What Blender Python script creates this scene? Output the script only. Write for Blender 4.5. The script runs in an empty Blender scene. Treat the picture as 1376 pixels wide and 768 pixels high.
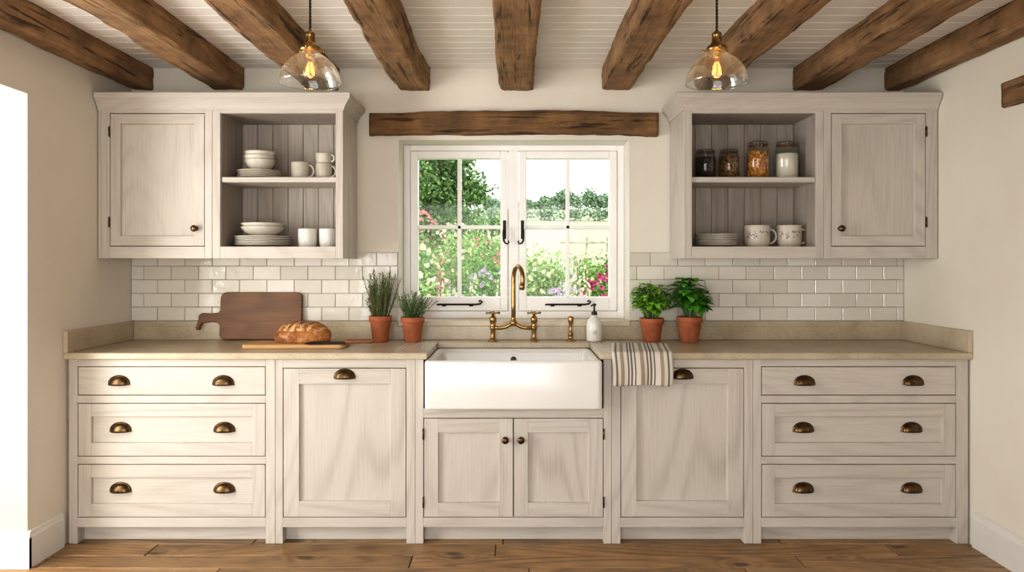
import bpy, bmesh, math, random
from mathutils import Vector, Matrix, noise
random.seed(7)
R=random.random
def U(a,b): return a+(b-a)*R()
scene=bpy.context.scene

# ------------------------------------------------------------------ materials
def srgb(h):
    h=h.lstrip('#'); o=[]
    for i in (0,2,4):
        c=int(h[i:i+2],16)/255
        o.append(c/12.92 if c<=.04045 else ((c+.055)/1.055)**2.4)
    return (o[0],o[1],o[2],1)
class N:
    def __init__(s,name):
        s.m=bpy.data.materials.new(name); s.m.use_nodes=True
        s.t=s.m.node_tree; s.n=s.t.nodes; s.p=s.n['Principled BSDF']; s.out=s.n['Material Output']
    def new(s,t,**k):
        n=s.n.new(t)
        for a,b in k.items(): setattr(n,a,b)
        return n
    def link(s,a,b): s.t.links.new(a,b)
    def val(s,sock,v):
        if isinstance(v,bpy.types.NodeSocket): s.link(v,sock)
        else: sock.default_value=v
    def math(s,op,a,b=0.0,c=None):
        n=s.new('ShaderNodeMath',operation=op); s.val(n.inputs[0],a); s.val(n.inputs[1],b)
        if c is not None: s.val(n.inputs[2],c)
        return n.outputs[0]
    def coords(s,scale=(1,1,1),rnd=True):
        tc=s.new('ShaderNodeTexCoord'); o=tc.outputs['Object']
        if rnd:
            g=s.new('ShaderNodeNewGeometry')
            w=s.new('ShaderNodeTexWhiteNoise',noise_dimensions='1D'); s.link(g.outputs['Random Per Island'],w.inputs['W'])
            vm=s.new('ShaderNodeVectorMath',operation='MULTIPLY_ADD'); s.link(w.outputs['Color'],vm.inputs[0])
            vm.inputs[1].default_value=(17,17,17); s.link(o,vm.inputs[2]); o=vm.outputs[0]
        mp=s.new('ShaderNodeVectorMath',operation='MULTIPLY'); s.link(o,mp.inputs[0]); mp.inputs[1].default_value=scale
        return mp.outputs[0]
    def noise(s,vec,scale,detail=3,rough=.5,dist=0):
        n=s.new('ShaderNodeTexNoise'); s.link(vec,n.inputs['Vector'])
        n.inputs['Scale'].default_value=scale; n.inputs['Detail'].default_value=detail
        n.inputs['Roughness'].default_value=rough; n.inputs['Distortion'].default_value=dist
        return n.outputs['Fac']
    def ramp(s,fac,stops,interp='LINEAR'):
        r=s.new('ShaderNodeValToRGB'); r.color_ramp.interpolation=interp
        e=r.color_ramp.elements
        while len(e)<len(stops): e.new(.5)
        for i,(p,c) in enumerate(stops): e[i].position=p; e[i].color=c
        s.link(fac,r.inputs[0]); return r.outputs[0]
    def mix(s,fac,a,b,mode='MIX'):
        m=s.new('ShaderNodeMix',data_type='RGBA',blend_type=mode)
        s.val(m.inputs[0],fac); s.val(m.inputs[6],a); s.val(m.inputs[7],b); return m.outputs[2]
    def island(s):
        return s.new('ShaderNodeNewGeometry').outputs['Random Per Island']
    def bump(s,h,strength=.2,dist=.01):
        b=s.new('ShaderNodeBump'); b.inputs['Strength'].default_value=strength; b.inputs['Distance'].default_value=dist
        s.link(h,b.inputs['Height']); s.link(b.outputs[0],s.p.inputs['Normal'])
    def set(s,color=None,rough=None,metal=None,**k):
        if color is not None: s.val(s.p.inputs['Base Color'],color)
        if rough is not None: s.val(s.p.inputs['Roughness'],rough)
        if metal is not None: s.p.inputs['Metallic'].default_value=metal
        return s.m

def plain(name,col,rough=.5,metal=0,var=.06,nscale=20,bump=0):
    a=N(name); v=a.coords(rnd=False); f=a.noise(v,nscale,4)
    c=srgb(col)
    d=(c[0]*(1-var*2),c[1]*(1-var*2),c[2]*(1-var*2),1); l=tuple(min(1,x*(1+var*2)) for x in c[:3])+(1,)
    a.set(a.ramp(f,[(.25,d),(.75,l)]),rough,metal)
    if bump: a.bump(f,bump,.003)
    return a.m

def wood(name,axis,dark,mid,light,rough=.5,lines=50,sc=2.6,fig=.4,fib=.35,islandvar=.1,bump=.15,along=.16,crack=0,knots=0,crackscale=22,blotch=.45,fs=170):
    a=N(name); ai='xyz'.index(axis)
    s=[1,1,1]; s[ai]=along
    v=a.coords(tuple(s))
    n=a.noise(v,sc,1.2,.35,.1)
    kf=None
    if knots:
        s4=[1,1,0]; s4[ai]=.55; v4=a.coords(tuple(s4))
        dn=a.new('ShaderNodeTexNoise'); a.link(v4,dn.inputs['Vector']); dn.inputs['Scale'].default_value=25
        ad=a.new('ShaderNodeVectorMath',operation='MULTIPLY_ADD'); a.link(dn.outputs['Color'],ad.inputs[0]); ad.inputs[1].default_value=(.03,.03,0); a.link(v4,ad.inputs[2])
        vo=a.new('ShaderNodeTexVoronoi',voronoi_dimensions='2D'); a.link(ad.outputs[0],vo.inputs['Vector']); vo.inputs['Scale'].default_value=knots
        kd=vo.outputs['Distance']
        near=a.math('MAXIMUM',a.math('SUBTRACT',.20,kd),0.0)
        n=a.math('ADD',n,a.math('MULTIPLY',near,.55))
        kf=a.ramp(kd,[(.035,(1,1,1,1)),(.085,(0,0,0,1))])
    sn=a.math('SINE',a.math('MULTIPLY',n,lines*3.0)); sn=a.math('MULTIPLY_ADD',sn,.5,.5)
    sn=a.math('POWER',sn,2.6)
    md=a.noise(v,3.2,2); sn=a.math('MULTIPLY',sn,a.math('MULTIPLY_ADD',md,2.2,-.5))
    s2=[1,1,1]; s2[ai]=.018
    v2=a.coords(tuple(s2)); fb=a.noise(v2,fs,4,.7)
    lo=a.noise(v,2.2,3)
    f=a.math('ADD',a.math('MULTIPLY',sn,fig),a.math('MULTIPLY',fb,fib))
    f=a.math('ADD',f,a.math('MULTIPLY',lo,1-fig-fib))
    col=a.ramp(f,[(.18,srgb(light)),(.42,srgb(mid)),(.75,srgb(dark))])
    hgt=a.math('ADD',fb,a.math('MULTIPLY',sn,-.4))
    if kf is not None: col=a.mix(a.math('MULTIPLY',kf,.75),col,srgb('#2b1a0e'))
    if crack:
        s3=[1,1,1]; s3[ai]=.07
        v3=a.coords(tuple(s3)); cr=a.noise(v3,crackscale,5,.62,.5)
        cf=a.ramp(cr,[(.585,(0,0,0,1)),(.64,(1,1,1,1))])
        if crack>.5:
            # a few long straight drying shakes
            s5=[1,1,1]; s5[ai]=.035; sk=a.noise(a.coords(tuple(s5)),8,2,.5,.05)
            ck=a.math('ABSOLUTE',a.math('SUBTRACT',sk,.54)); cf2=a.ramp(ck,[(.002,(1,1,1,1)),(.009,(0,0,0,1))])
            gate=a.ramp(a.noise(a.coords((1,1,1)),2.3,1),[(.48,(0,0,0,1)),(.58,(1,1,1,1))])
            cf=a.math('MAXIMUM',cf,a.math('MULTIPLY',cf2,gate))
        col=a.mix(a.math('MULTIPLY',cf,crack),col,srgb('#21170f'))
        bl=a.ramp(a.noise(a.coords((1,1,1)),5,5,.65),[(.35,(blotch,blotch,blotch,1)),(.62,(1.12,1.1,1.06,1))])
        col=a.mix(1.0,col,bl,'MULTIPLY')
        hgt=a.math('SUBTRACT',hgt,a.math('MULTIPLY',cf,1.6))
    hv=a.new('ShaderNodeHueSaturation'); a.link(col,hv.inputs['Color'])
    w=a.math('MULTIPLY_ADD',a.island(),islandvar*2,1-islandvar); a.link(w,hv.inputs['Value'])
    a.set(hv.outputs[0],rough)
    a.bump(hgt,bump,.003)
    return a.m

CW=dict(dark='#A69D93',mid='#C2BBB2',light='#CDC7C0',rough=.52,lines=66,sc=2.0,along=.14,fig=.16,fib=.64,islandvar=.02,bump=.09,fs=230)
wv=wood('limed_wood_vertical','z',**CW); wh=wood('limed_wood_horizontal','x',**CW); wy=wood('limed_wood_depth','y',**CW)
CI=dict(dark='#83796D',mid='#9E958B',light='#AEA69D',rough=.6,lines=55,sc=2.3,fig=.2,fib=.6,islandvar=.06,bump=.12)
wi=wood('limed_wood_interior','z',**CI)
BM=dict(rough=.88,lines=30,sc=5,fig=.2,fib=.45,islandvar=.10,bump=.9,along=.12,crack=.75,blotch=.58)
beam_y=wood('old_oak_beam','y','#4E3A27','#92714F','#BF9E78',**BM)
beam_x=wood('old_oak_lintel','x','#412E20','#785A3B','#9C7B57',**BM)
floor_m=wood('oak_floor','x','#5A412A','#93724C','#B4946D',rough=.4,lines=44,sc=3.4,fig=.3,fib=.45,islandvar=.26,bump=.22,along=.12,crack=.35,knots=2.9,crackscale=30,blotch=.76)
board_dark=wood('walnut_board','x','#41270F','#6E4826','#8B6038',rough=.5,lines=50,sc=4,fig=.22,fib=.5,islandvar=.03)
board_light=wood('beech_board','x','#A07A4C','#C29A68','#D6B484',rough=.5,lines=36,sc=5,fig=.2,fib=.5,islandvar=.03)
handle_wood=wood('knife_handle_wood','x','#4A2A14','#70472A','#80502f',rough=.45,lines=10,sc=8)
fence_m=wood('weathered_fence','x','#8d8676','#aba391','#c5beac',rough=.8)

def wallmat(name,c1,c2,b=.12):
    a=N(name); v=a.coords(rnd=False)
    f=a.noise(v,1.6,4,.55); a.set(a.ramp(f,[(.3,srgb(c1)),(.7,srgb(c2))]),.85)
    h=a.math('ADD',a.noise(v,9,4,.5),a.math('MULTIPLY',a.noise(v,90,2),.12)); a.bump(h,b,.02); return a.m
wall_m=wallmat('cream_plaster','#D9D2C5','#E1DCD0')
reveal_m=wallmat('white_plaster','#DCD7CD','#E2DED5',.06)
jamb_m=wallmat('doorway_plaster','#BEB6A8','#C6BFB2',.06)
ceil_m=plain('white_board_paint','#F0EDE7',.55,var=.02,nscale=6)
trim_m=plain('trim_paint','#D9D6D1',.4,var=.015)
win_m=plain('window_paint','#F0EEEB',.35,var=.012)
cream_sill=plain('stone_sill','#CDC1AA',.5,var=.05,nscale=14)
a=N('limestone_worktop'); v=a.coords(rnd=False)
f=a.math('ADD',a.math('MULTIPLY',a.noise(v,4,5,.6,.5),.6),a.math('MULTIPLY',a.noise(v,75,4,.7),.4))
counter_m=a.set(a.ramp(f,[(.33,srgb('#9F917A')),(.5,srgb('#B4A78F')),(.66,srgb('#C5BAA3'))]),.3)
a=N('glazed_tile'); 
c=a.ramp(a.island(),[(0,srgb('#C9C3B8')),(.4,srgb('#D9D4CA')),(.75,srgb('#D1CBC0')),(1,srgb('#E0DCD4'))])
a.bump(a.noise(a.coords((1,1,1)),9,3),.5,.014); tile_m=a.set(c,.12)
grout_m=plain('grout','#A8A195',.9)
a=N('fireclay'); sink_m=a.set(a.ramp(a.noise(a.coords(rnd=False),3,2),[(.3,srgb('#E0DEDA')),(.7,srgb('#E6E4E1'))]),.12)
brass=plain('aged_brass','#A08254',.3,1.0,var=.15,nscale=40)
bronze=plain('antique_bronze','#5E4C36',.34,1.0,var=.25,nscale=50)
iron=plain('black_iron','#26221e',.45,.7)
steel=plain('steel','#6b6a68',.28,1.0,var=.08)
blade_m=plain('dark_steel_blade','#2f2e2d',.45,.6,var=.08)
dark=plain('dark_gap','#2c2520',.9)
cord_m=plain('cord_fabric','#2a221b',.9)
terra=plain('terracotta','#A15E3E',.85,var=.13,nscale=18,bump=.2)
soil=plain('soil','#2d2018',1,var=.3,nscale=90,bump=.6)
ceramic=plain('stoneware_glaze','#CBC5B9',.3,var=.04)
ceramic2=plain('stoneware_grey','#BDB5A7',.35,var=.07)
white_cer=plain('white_ceramic','#DFDBD4',.25,var=.02)
blackpl=plain('pump_black','#2b2723',.35)
def speck(name,cols,scale,rough=.7):
    a=N(name); vo=a.new('ShaderNodeTexVoronoi'); a.link(a.coords(rnd=False),vo.inputs['Vector']); vo.inputs['Scale'].default_value=scale
    sp=a.new('ShaderNodeSeparateColor'); a.link(vo.outputs['Color'],sp.inputs[0])
    n=len(cols); a.set(a.ramp(sp.outputs[0],[(i/n,srgb(x)) for i,x in enumerate(cols)],'CONSTANT'),rough)
    a.bump(vo.outputs['Distance'],.8,.01); return a.m
beans=speck('dark_beans',['#241a14','#33261c','#1a1410'],110)
spice=speck('mixed_pulses',['#7a4a24','#556032','#9a6634','#5d3318'],90)
pasta=speck('dried_pasta',['#C98B3E','#B5742C','#D9A254','#A9622A'],75)
flour=plain('flour','#E9E2D2',.95,var=.03)
a=N('printed_stoneware'); v=a.coords(rnd=False)
sx=a.new('ShaderNodeSeparateXYZ'); a.link(v,sx.inputs[0])
band=a.math('MULTIPLY',a.math('GREATER_THAN',sx.outputs[2],.045),a.math('LESS_THAN',sx.outputs[2],.085))
fr=a.math('LESS_THAN',sx.outputs[1],-.03)
nn=a.math('GREATER_THAN',a.noise(v,85,3,.6),.54)
mk=a.math('MULTIPLY',a.math('MULTIPLY',band,fr),nn)
printed=a.set(a.mix(a.math('MULTIPLY',mk,.8),srgb('#C9C1B2'),srgb('#4f4a43')),.35)
def leafm(name,c1,c2,c3,rough=.45):
    a=N(name); a.set(a.ramp(a.island(),[(0,srgb(c1)),(.5,srgb(c2)),(1,srgb(c3))]),rough)
    return a.m
rosem=leafm('rosemary_leaf','#4a603b','#6c8653','#8fa777',.6)
thymem=leafm('thyme_leaf','#587048','#7c9563','#a2b588',.6)
basil1=leafm('basil_leaf_light','#5a9426','#7eb638','#9bcb56',.4)
basil2=leafm('basil_leaf','#367822','#509433','#70b246',.38)
stem_m=plain('green_stem','#5b6a38',.7)
wstem=plain('woody_stem','#6b5238',.8)
g_dark=leafm('tree_foliage','#46643a','#64864c','#8ca866',.7)
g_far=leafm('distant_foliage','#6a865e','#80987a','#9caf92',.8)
g_mid=leafm('shrub_foliage','#456d2a','#6a953f','#9dbb64',.7)
g_pale=leafm('pale_shrub_foliage','#6e9045','#94b160','#c0d28f',.7)
pink=leafm('pink_flower','#a82458','#c74a7c','#dd86a6',.6)
rose=leafm('rose_flower','#c06a70','#d68f8c','#e6b5aa',.6)
cream=leafm('cream_flower','#e8dcae','#efe9cf','#f4d9cf',.6)
lilac=leafm('lilac_flower','#b39cb8','#cfb9cf','#e6dce4',.6)
bark=plain('bark','#5a4736',.9,var=.2)
lawn_m=plain('lawn_grass','#7C9450',.95,var=.12,nscale=3)
field_m=plain('hay_field','#A5A882',.95,var=.05,nscale=.3)
a=N('bread_crust'); v=a.coords(rnd=False)
c=a.ramp(a.noise(v,9,5,.6),[(.3,srgb('#5C2D10')),(.5,srgb('#925523')),(.7,srgb('#B97E42'))])
fl=a.ramp(a.noise(v,45,4,.7),[(.5,(0,0,0,1)),(.7,(1,1,1,1))])
c=a.mix(a.math('MULTIPLY',fl,.5),c,srgb('#E0C8A2')); a.bump(a.noise(v,35,4),.5,.01); crust=a.set(c,.75)
crumb=plain('bread_score','#CFA673',.85,var=.1,nscale=60,bump=.3)
def glassmat(name,fac_min,fac_mul,tint=(1,1,1,1),rough=.03,bump=0,diff=0,bs=40,blend=.35):
    a=N(name); a.n.remove(a.p)
    tr=a.new('ShaderNodeBsdfTransparent'); tr.inputs[0].default_value=tint
    gl=a.new('ShaderNodeBsdfGlossy'); gl.inputs['Roughness'].default_value=rough
    fz=a.new('ShaderNodeLayerWeight'); fz.inputs[0].default_value=blend
    f=a.math('MULTIPLY_ADD',fz.outputs['Facing'],fac_mul,fac_min)
    if bump:
        b=a.new('ShaderNodeBump'); b.inputs['Strength'].default_value=bump; b.inputs['Distance'].default_value=.003
        vo=a.noise(a.coords(rnd=False),bs,2)
        a.link(vo,b.inputs['Height']); a.link(b.outputs[0],gl.inputs['Normal'])
        v2=a.new('ShaderNodeTexVoronoi'); a.link(a.coords(rnd=False),v2.inputs['Vector']); v2.inputs['Scale'].default_value=120
        sd=a.ramp(v2.outputs['Distance'],[(.14,(1,1,1,1)),(.24,(0,0,0,1))]); f=a.math('ADD',f,a.math('MULTIPLY',sd,.35))
    mx=a.new('ShaderNodeMixShader'); a.link(f,mx.inputs[0]); a.link(tr.outputs[0],mx.inputs[1]); a.link(gl.outputs[0],mx.inputs[2])
    last=mx.outputs[0]
    if diff:
        d=a.new('ShaderNodeBsdfTranslucent'); d.inputs[0].default_value=(.9,.86,.8,1)
        m2=a.new('ShaderNodeMixShader'); m2.inputs[0].default_value=diff; a.link(last,m2.inputs[1]); a.link(d.outputs[0],m2.inputs[2]); last=m2.outputs[0]
    a.link(last,a.out.inputs[0]); return a.m
pane_m=glassmat('window_glass',.01,.06)
jar_m=glassmat('jar_glass',.05,.5,(.93,.95,.93,1))
shade_m=glassmat('seeded_glass',.07,.65,(.88,.86,.81,1),.08,.5,.12,40,.3)
bulb_m=glassmat('bulb_glass',.03,.4,(1,.85,.6,1))
a=N('filament'); a.set((1,.5,.15,1),.5); a.p.inputs['Emission Color'].default_value=(1,.4,.1,1); a.p.inputs['Emission Strength'].default_value=7; fil_m=a.m
a=N('striped_linen'); v=a.coords(rnd=False)
sx=a.new('ShaderNodeSeparateXYZ'); tc=a.new('ShaderNodeTexCoord'); a.link(tc.outputs['UV'],sx.inputs[0])
E=srgb('#CDC6BA'); G=srgb('#6E665F'); T=srgb('#9B8F7C')
st=[(0,E),(.05,G),(.08,E),(.13,T),(.19,E),(.25,G),(.275,E),(.30,G),(.33,E),(.36,G),(.385,E),(.46,T),(.52,E),(.565,G),(.59,E),(.62,G),(.65,E),(.68,G),(.705,E),(.79,T),(.85,E),(.91,G),(.94,E)]
c=a.ramp(sx.outputs[0],st,'CONSTANT'); wv_=a.noise(v,260,2); a.bump(wv_,.4,.002); towel_m=a.set(c,.95)

# ------------------------------------------------------------------ mesh builder
class B:
    def __init__(s): s.v=[];s.f=[];s.m=[];s.s=[];s.mats=[]
    def mi(s,m):
        if m not in s.mats: s.mats.append(m)
        return s.mats.index(m)
    def add(s,vs,fs,mat,smooth=False,M=None):
        o=len(s.v)
        if M is not None: vs=[M@Vector(v) for v in vs]
        s.v.extend([tuple(v) for v in vs]); k=s.mi(mat)
        for f in fs: s.f.append([i+o for i in f]); s.m.append(k); s.s.append(smooth)
    def box(s,x0,x1,y0,y1,z0,z1,mat,bev=.002,M=None):
        b=bev; 
        if x1<x0:x0,x1=x1,x0
        b=min(b,(x1-x0)*.45,(y1-y0)*.45,(z1-z0)*.45)
        X=(x0,x1);Y=(y0,y1);Z=(z0,z1); sg=(1,-1)
        if b<=0:
            vs=[(X[i],Y[j],Z[k]) for i in (0,1) for j in (0,1) for k in (0,1)]
            fs=[(0,1,3,2),(4,6,7,5),(0,4,5,1),(2,3,7,6),(0,2,6,4),(1,5,7,3)]
            s.add(vs,fs,mat,False,M); return
        vs=[];idx={}
        for i in (0,1):
            for j in (0,1):
                for k in (0,1):
                    for a_ in range(3):
                        p=[X[i]+sg[i]*b,Y[j]+sg[j]*b,Z[k]+sg[k]*b]; c=(X[i],Y[j],Z[k]); p[a_]=c[a_]
                        idx[(i,j,k,a_)]=len(vs); vs.append(tuple(p))
        fs=[]
        for a_ in range(3):
            o=[t for t in range(3) if t!=a_]
            for e in (0,1):
                q=[]
                for (u,w) in ((0,0),(1,0),(1,1),(0,1)):
                    c=[0,0,0]; c[a_]=e; c[o[0]]=u; c[o[1]]=w; q.append(idx[(c[0],c[1],c[2],a_)])
                fs.append(q)
            for u in (0,1):
                for w in (0,1):
                    c0=[0,0,0]; c0[o[0]]=u; c0[o[1]]=w; c1=list(c0); c1[a_]=1
                    fs.append([idx[(*c0,o[0])],idx[(*c0,o[1])],idx[(*c1,o[1])],idx[(*c1,o[0])]])
        for i in (0,1):
            for j in (0,1):
                for k in (0,1): fs.append([idx[(i,j,k,0)],idx[(i,j,k,1)],idx[(i,j,k,2)]])
        s.add(vs,fs,mat,False,M)
    def lathe(s,prof,c,mat,seg=32,M=None,capb=False,capt=False,smooth=True):
        vs=[];fs=[];n=len(prof)
        for r,z in prof:
            for j in range(seg):
                t=2*math.pi*j/seg; vs.append((r*math.cos(t),r*math.sin(t),z))
        for i in range(n-1):
            for j in range(seg):
                k=(j+1)%seg; fs.append((i*seg+j,i*seg+k,(i+1)*seg+k,(i+1)*seg+j))
        if capb: fs.append(tuple(range(seg))[::-1])
        if capt: fs.append(tuple((n-1)*seg+j for j in range(seg)))
        T=Matrix.Translation(Vector(c))
        if M is not None: T=T@M
        s.add(vs,fs,mat,smooth,T)
    def tube(s,pts,r,mat,seg=10,cap=True):
        pts=[Vector(p) for p in pts]; n=len(pts)
        rs=r if isinstance(r,(list,tuple)) else [r]*n
        vs=[];fs=[]; up=None
        for i,p in enumerate(pts):
            d=(pts[min(i+1,n-1)]-pts[max(i-1,0)]).normalized()
            if up is None:
                up=Vector((0,0,1)) if abs(d.z)<.9 else Vector((1,0,0))
            a_=d.cross(up)
            if a_.length<1e-4: a_=d.cross(Vector((0,1,0)))
            a_.normalize(); b_=a_.cross(d).normalized(); up=b_
            for j in range(seg):
                t=2*math.pi*j/seg; vs.append(p+a_*math.cos(t)*rs[i]+b_*math.sin(t)*rs[i])
        for i in range(n-1):
            for j in range(seg):
                k=(j+1)%seg; fs.append((i*seg+j,i*seg+k,(i+1)*seg+k,(i+1)*seg+j))
        if cap: fs.append(tuple(range(seg))[::-1]); fs.append(tuple((n-1)*seg+j for j in range(seg)))
        s.add(vs,fs,mat,True)
    def ball(s,c,r,mat,seg=14,sc=(1,1,1)):
        vs=[];fs=[];n=seg//2
        for i in range(n+1):
            a_=-math.pi/2+math.pi*i/n
            for j in range(seg):
                t=2*math.pi*j/seg
                vs.append((c[0]+r*sc[0]*math.cos(a_)*math.cos(t),c[1]+r*sc[1]*math.cos(a_)*math.sin(t),c[2]+r*sc[2]*math.sin(a_)))
        for i in range(n):
            for j in range(seg):
                k=(j+1)%seg; fs.append((i*seg+j,i*seg+k,(i+1)*seg+k,(i+1)*seg+j))
        s.add(vs,fs,mat,True)
    def make(s,name,parent=None,origin=None,fixn=True):
        if parent is not None: o=Vector(parent.location)
        elif origin is not None: o=Vector(origin)
        else:
            xs=[v[0] for v in s.v];ys=[v[1] for v in s.v];zs=[v[2] for v in s.v]
            o=Vector(((min(xs)+max(xs))/2,(min(ys)+max(ys))/2,min(zs)))
        me=bpy.data.meshes.new(name)
        me.from_pydata([(v[0]-o.x,v[1]-o.y,v[2]-o.z) for v in s.v],[],s.f)
        for m in s.mats: me.materials.append(m)
        me.polygons.foreach_set('material_index',s.m); me.polygons.foreach_set('use_smooth',s.s)
        me.update()
        if fixn:
            bm=bmesh.new(); bm.from_mesh(me); bmesh.ops.recalc_face_normals(bm,faces=bm.faces); bm.to_mesh(me); bm.free()
        ob=bpy.data.objects.new(name,me); scene.collection.objects.link(ob)
        if parent is not None: ob.parent=parent
        else: ob.location=o
        return ob
def group(name,loc=(0,0,0)):
    e=bpy.data.objects.new(name,None); e.empty_display_size=.1; e.location=loc; scene.collection.objects.link(e); return e

# ------------------------------------------------------------------ room shell
XL,XR=-2.165,2.21; YB=0.0; YR=-5.2; ZC=2.46
WX0,WX1,WZ0,WZ1=-.655,.66,1.03,2.06
b=B()
b.box(-2.7,WX0,0,.32,-.1,2.6,wall_m,0); b.box(WX1,2.6,0,.32,-.1,2.6,wall_m,0)
b.box(WX0,WX1,0,.32,-.1,WZ0-.03,wall_m,0); b.box(WX0,WX1,0,.32,WZ1,2.6,wall_m,0)
b.box(WX0,WX0+.004,-.001,.32,WZ0,WZ1,reveal_m,0); b.box(WX1-.004,WX1,-.001,.32,WZ0,WZ1,reveal_m,0); b.box(WX0,WX1,0,.32,WZ1-.004,WZ1,reveal_m,0)
b.make('wall_back')
DY0,DY1,DZ=-.9,-2.5,2.11
b=B()
b.box(XL-.5,XL,DY0,0,-.1,2.6,wall_m,0); b.box(XL-.5,XL,YR,DY1,-.1,2.6,wall_m,0); b.box(XL-.5,XL,DY1,DY0,DZ,2.6,wall_m,0)
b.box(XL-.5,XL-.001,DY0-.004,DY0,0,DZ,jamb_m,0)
b.make('wall_left')
# unseen roof and walls added to cut sky light on the doorway reveal
b=B(); b.box(-4.1,XL-.501,-3.0,-.6,2.2,2.3,wall_m,0); b.box(-4.1,XL-.501,-3.0,-2.9,-.1,2.2,wall_m,0); b.box(-4.1,-4.0,-.7,-.6,-.1,2.2,wall_m,0); b.make('doorway_sky_blocker')
b=B(); b.box(XR,XR+.3,YR,0,-.1,2.6,wall_m,0); b.make('wall_right')
b=B(); b.box(XL-.5,-1.9,YR-.25,YR,-.1,2.6,wall_m,0); b.box(.9,XR+.3,YR-.25,YR,-.1,2.6,wall_m,0); b.box(-1.9,.9,YR-.25,YR,2.15,2.6,wall_m,0); b.make('wall_rear')
b=B(); b.box(-2.7,XR+.1,YR-.25,.0,-.1,-.016,dark,0)
y=0.0; row=0
while y>YR:
    w_=U(.13,.19); y0=y-w_; x=-2.68-U(0,.8)
    while x<XR:
        L=U(.9,1.9); a0=max(x,-2.68); a1=min(x+L,XR)
        if a1-a0>.03: b.box(a0+.0018,a1-.0018,max(y0,YR)+.002,y-.002,-.018,U(-.0015,0),floor_m,.003)
        x+=L
    y=y0; row+=1
b.make('floor')
b=B(); b.box(XL-.5,XR+.3,YR-.25,.0,ZC+.018,ZC+.12,ceil_m,0)
y=0
while y>YR:
    b.box(XL,XR,max(y-.1,YR),y,ZC,ZC+.02,ceil_m,.0045); y-=.1
b.make('ceiling')

def rough_beam(name,axis,a0,a1,c0,c1,z0,z1,mat,amp=.008,seed=0,curve=None,seg=None):
    b=B(); n=seg or max(20,int(abs(a1-a0)*45)); w=c1-c0; h=z1-z0; cr=.008
    per=[]
    K=9
    pts=[(-w/2+cr,-h/2),(w/2-cr,-h/2),(w/2,-h/2+cr),(w/2,h/2-cr),(w/2-cr,h/2),(-w/2+cr,h/2),(-w/2,h/2-cr),(-w/2,-h/2+cr)]
    for i in range(8):
        p=pts[i];q=pts[(i+1)%8]; kk=K if i%2==0 else 2
        for j in range(kk): per.append((p[0]+(q[0]-p[0])*j/kk,p[1]+(q[1]-p[1])*j/kk))
    m=len(per); vs=[];fs=[]
    for i in range(n+1):
        t=a0+(a1-a0)*i/n
        ox=noise.noise(Vector((t*.9,seed*3.1,0)))*amp*1.6; oz=noise.noise(Vector((t*.9,seed*3.1,9)))*amp*.8
        if curve: oz+=curve((t-a0)/(a1-a0))
        for (px,pz) in per:
            q=Vector((t*2.5,px*7+seed*7,pz*7)); d=noise.noise(q)*amp*.8+noise.noise(Vector((t*9,px*30+seed*5,pz*30)))*amp*.45+noise.noise(Vector((t*28,px*70,pz*70+seed)))*amp*.25
            if abs(px)>w/2-cr-.001 and abs(pz)>h/2-cr-.001: d-=max(0,noise.noise(Vector((t*5,seed*9+px*40,pz*40))))*amp*1.6
            l=math.hypot(px,pz) or 1
            ax=px+px/l*d+ox; az=pz+pz/l*d+oz
            cx=(c0+c1)/2+ax; cz=(z0+z1)/2+az
            vs.append((cx,t,cz) if axis=='y' else (t,cx,cz))
    for i in range(n):
        for j in range(m):
            k=(j+1)%m; fs.append((i*m+j,i*m+k,(i+1)*m+k,(i+1)*m+j))
    fs.append(tuple(range(m))); fs.append(tuple(n*m+j for j in range(m)))
    b.add(vs,fs,mat,True); return b.make(name)
for i,(x0,x1) in enumerate([(-2.155,-2.04),(-1.70,-1.52),(-1.17,-.99),(-.65,-.475),(-.083,.105),(.50,.67),(1.02,1.19),(1.58,1.76),(2.10,2.2)]):
    rough_beam('ceiling_beam','y',YR+.05,-.004,x0,x1,2.335,ZC+.012,beam_y,.009,i+1)
rough_beam('window_lintel_beam','x',-.81,.815,-.05,.02,2.078,2.205,beam_x,.010,21,curve=lambda t:.012*math.sin(t*math.pi)-.004)
rough_beam('wall_lintel_beam','y',-2.6,-.87,XR-.012,XR+.06,2.05,2.165,beam_y,.006,31)

def tiles(b,xa,xb):
    b.box(xa,xb,-.005,-.0005,1.031,1.418,grout_m,0)
    h=.0775; w=.155
    for r in range(5):
        z0=1.031+r*h; x=math.floor(xa/w)*w-(w/2 if r%2 else 0)
        while x<xb:
            a0=max(x,xa);a1=min(x+w,xb)
            if a1-a0>.012: b.box(a0+.0015,a1-.0015,-.0105,-.001,z0+.0015,z0+h-.0015,tile_m,.0025)
            x+=w
b=B(); tiles(b,XL+.001,WX0); tiles(b,WX1,XR-.001); b.make('tile_backsplash')
def skirt(b,axis,a0,a1,c,sgn,h=.165):
    prof=[(0,0),(.018,0),(.018,h-.03),(.014,h-.02),(.012,h-.008),(.004,h),(0,h)]
    vs=[];n=len(prof)
    for t in (a0,a1):
        for (d,z) in prof:
            vs.append((c+sgn*d,t,z) if axis=='y' else (t,c+sgn*d,z))
    fs=[(i,(i+1)%n,n+(i+1)%n,n+i) for i in range(n)]+[tuple(range(n)),tuple(range(n,2*n))]
    b.add(vs,fs,trim_m)
b=B(); skirt(b,'y',-.66,DY0-.018,XL,1); skirt(b,'x',XL-.5,XL+.018,DY0-.004,-1); b.make('baseboard_left')
b=B(); skirt(b,'y',YR,-.66,XR,-1); b.make('baseboard_right')

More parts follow.
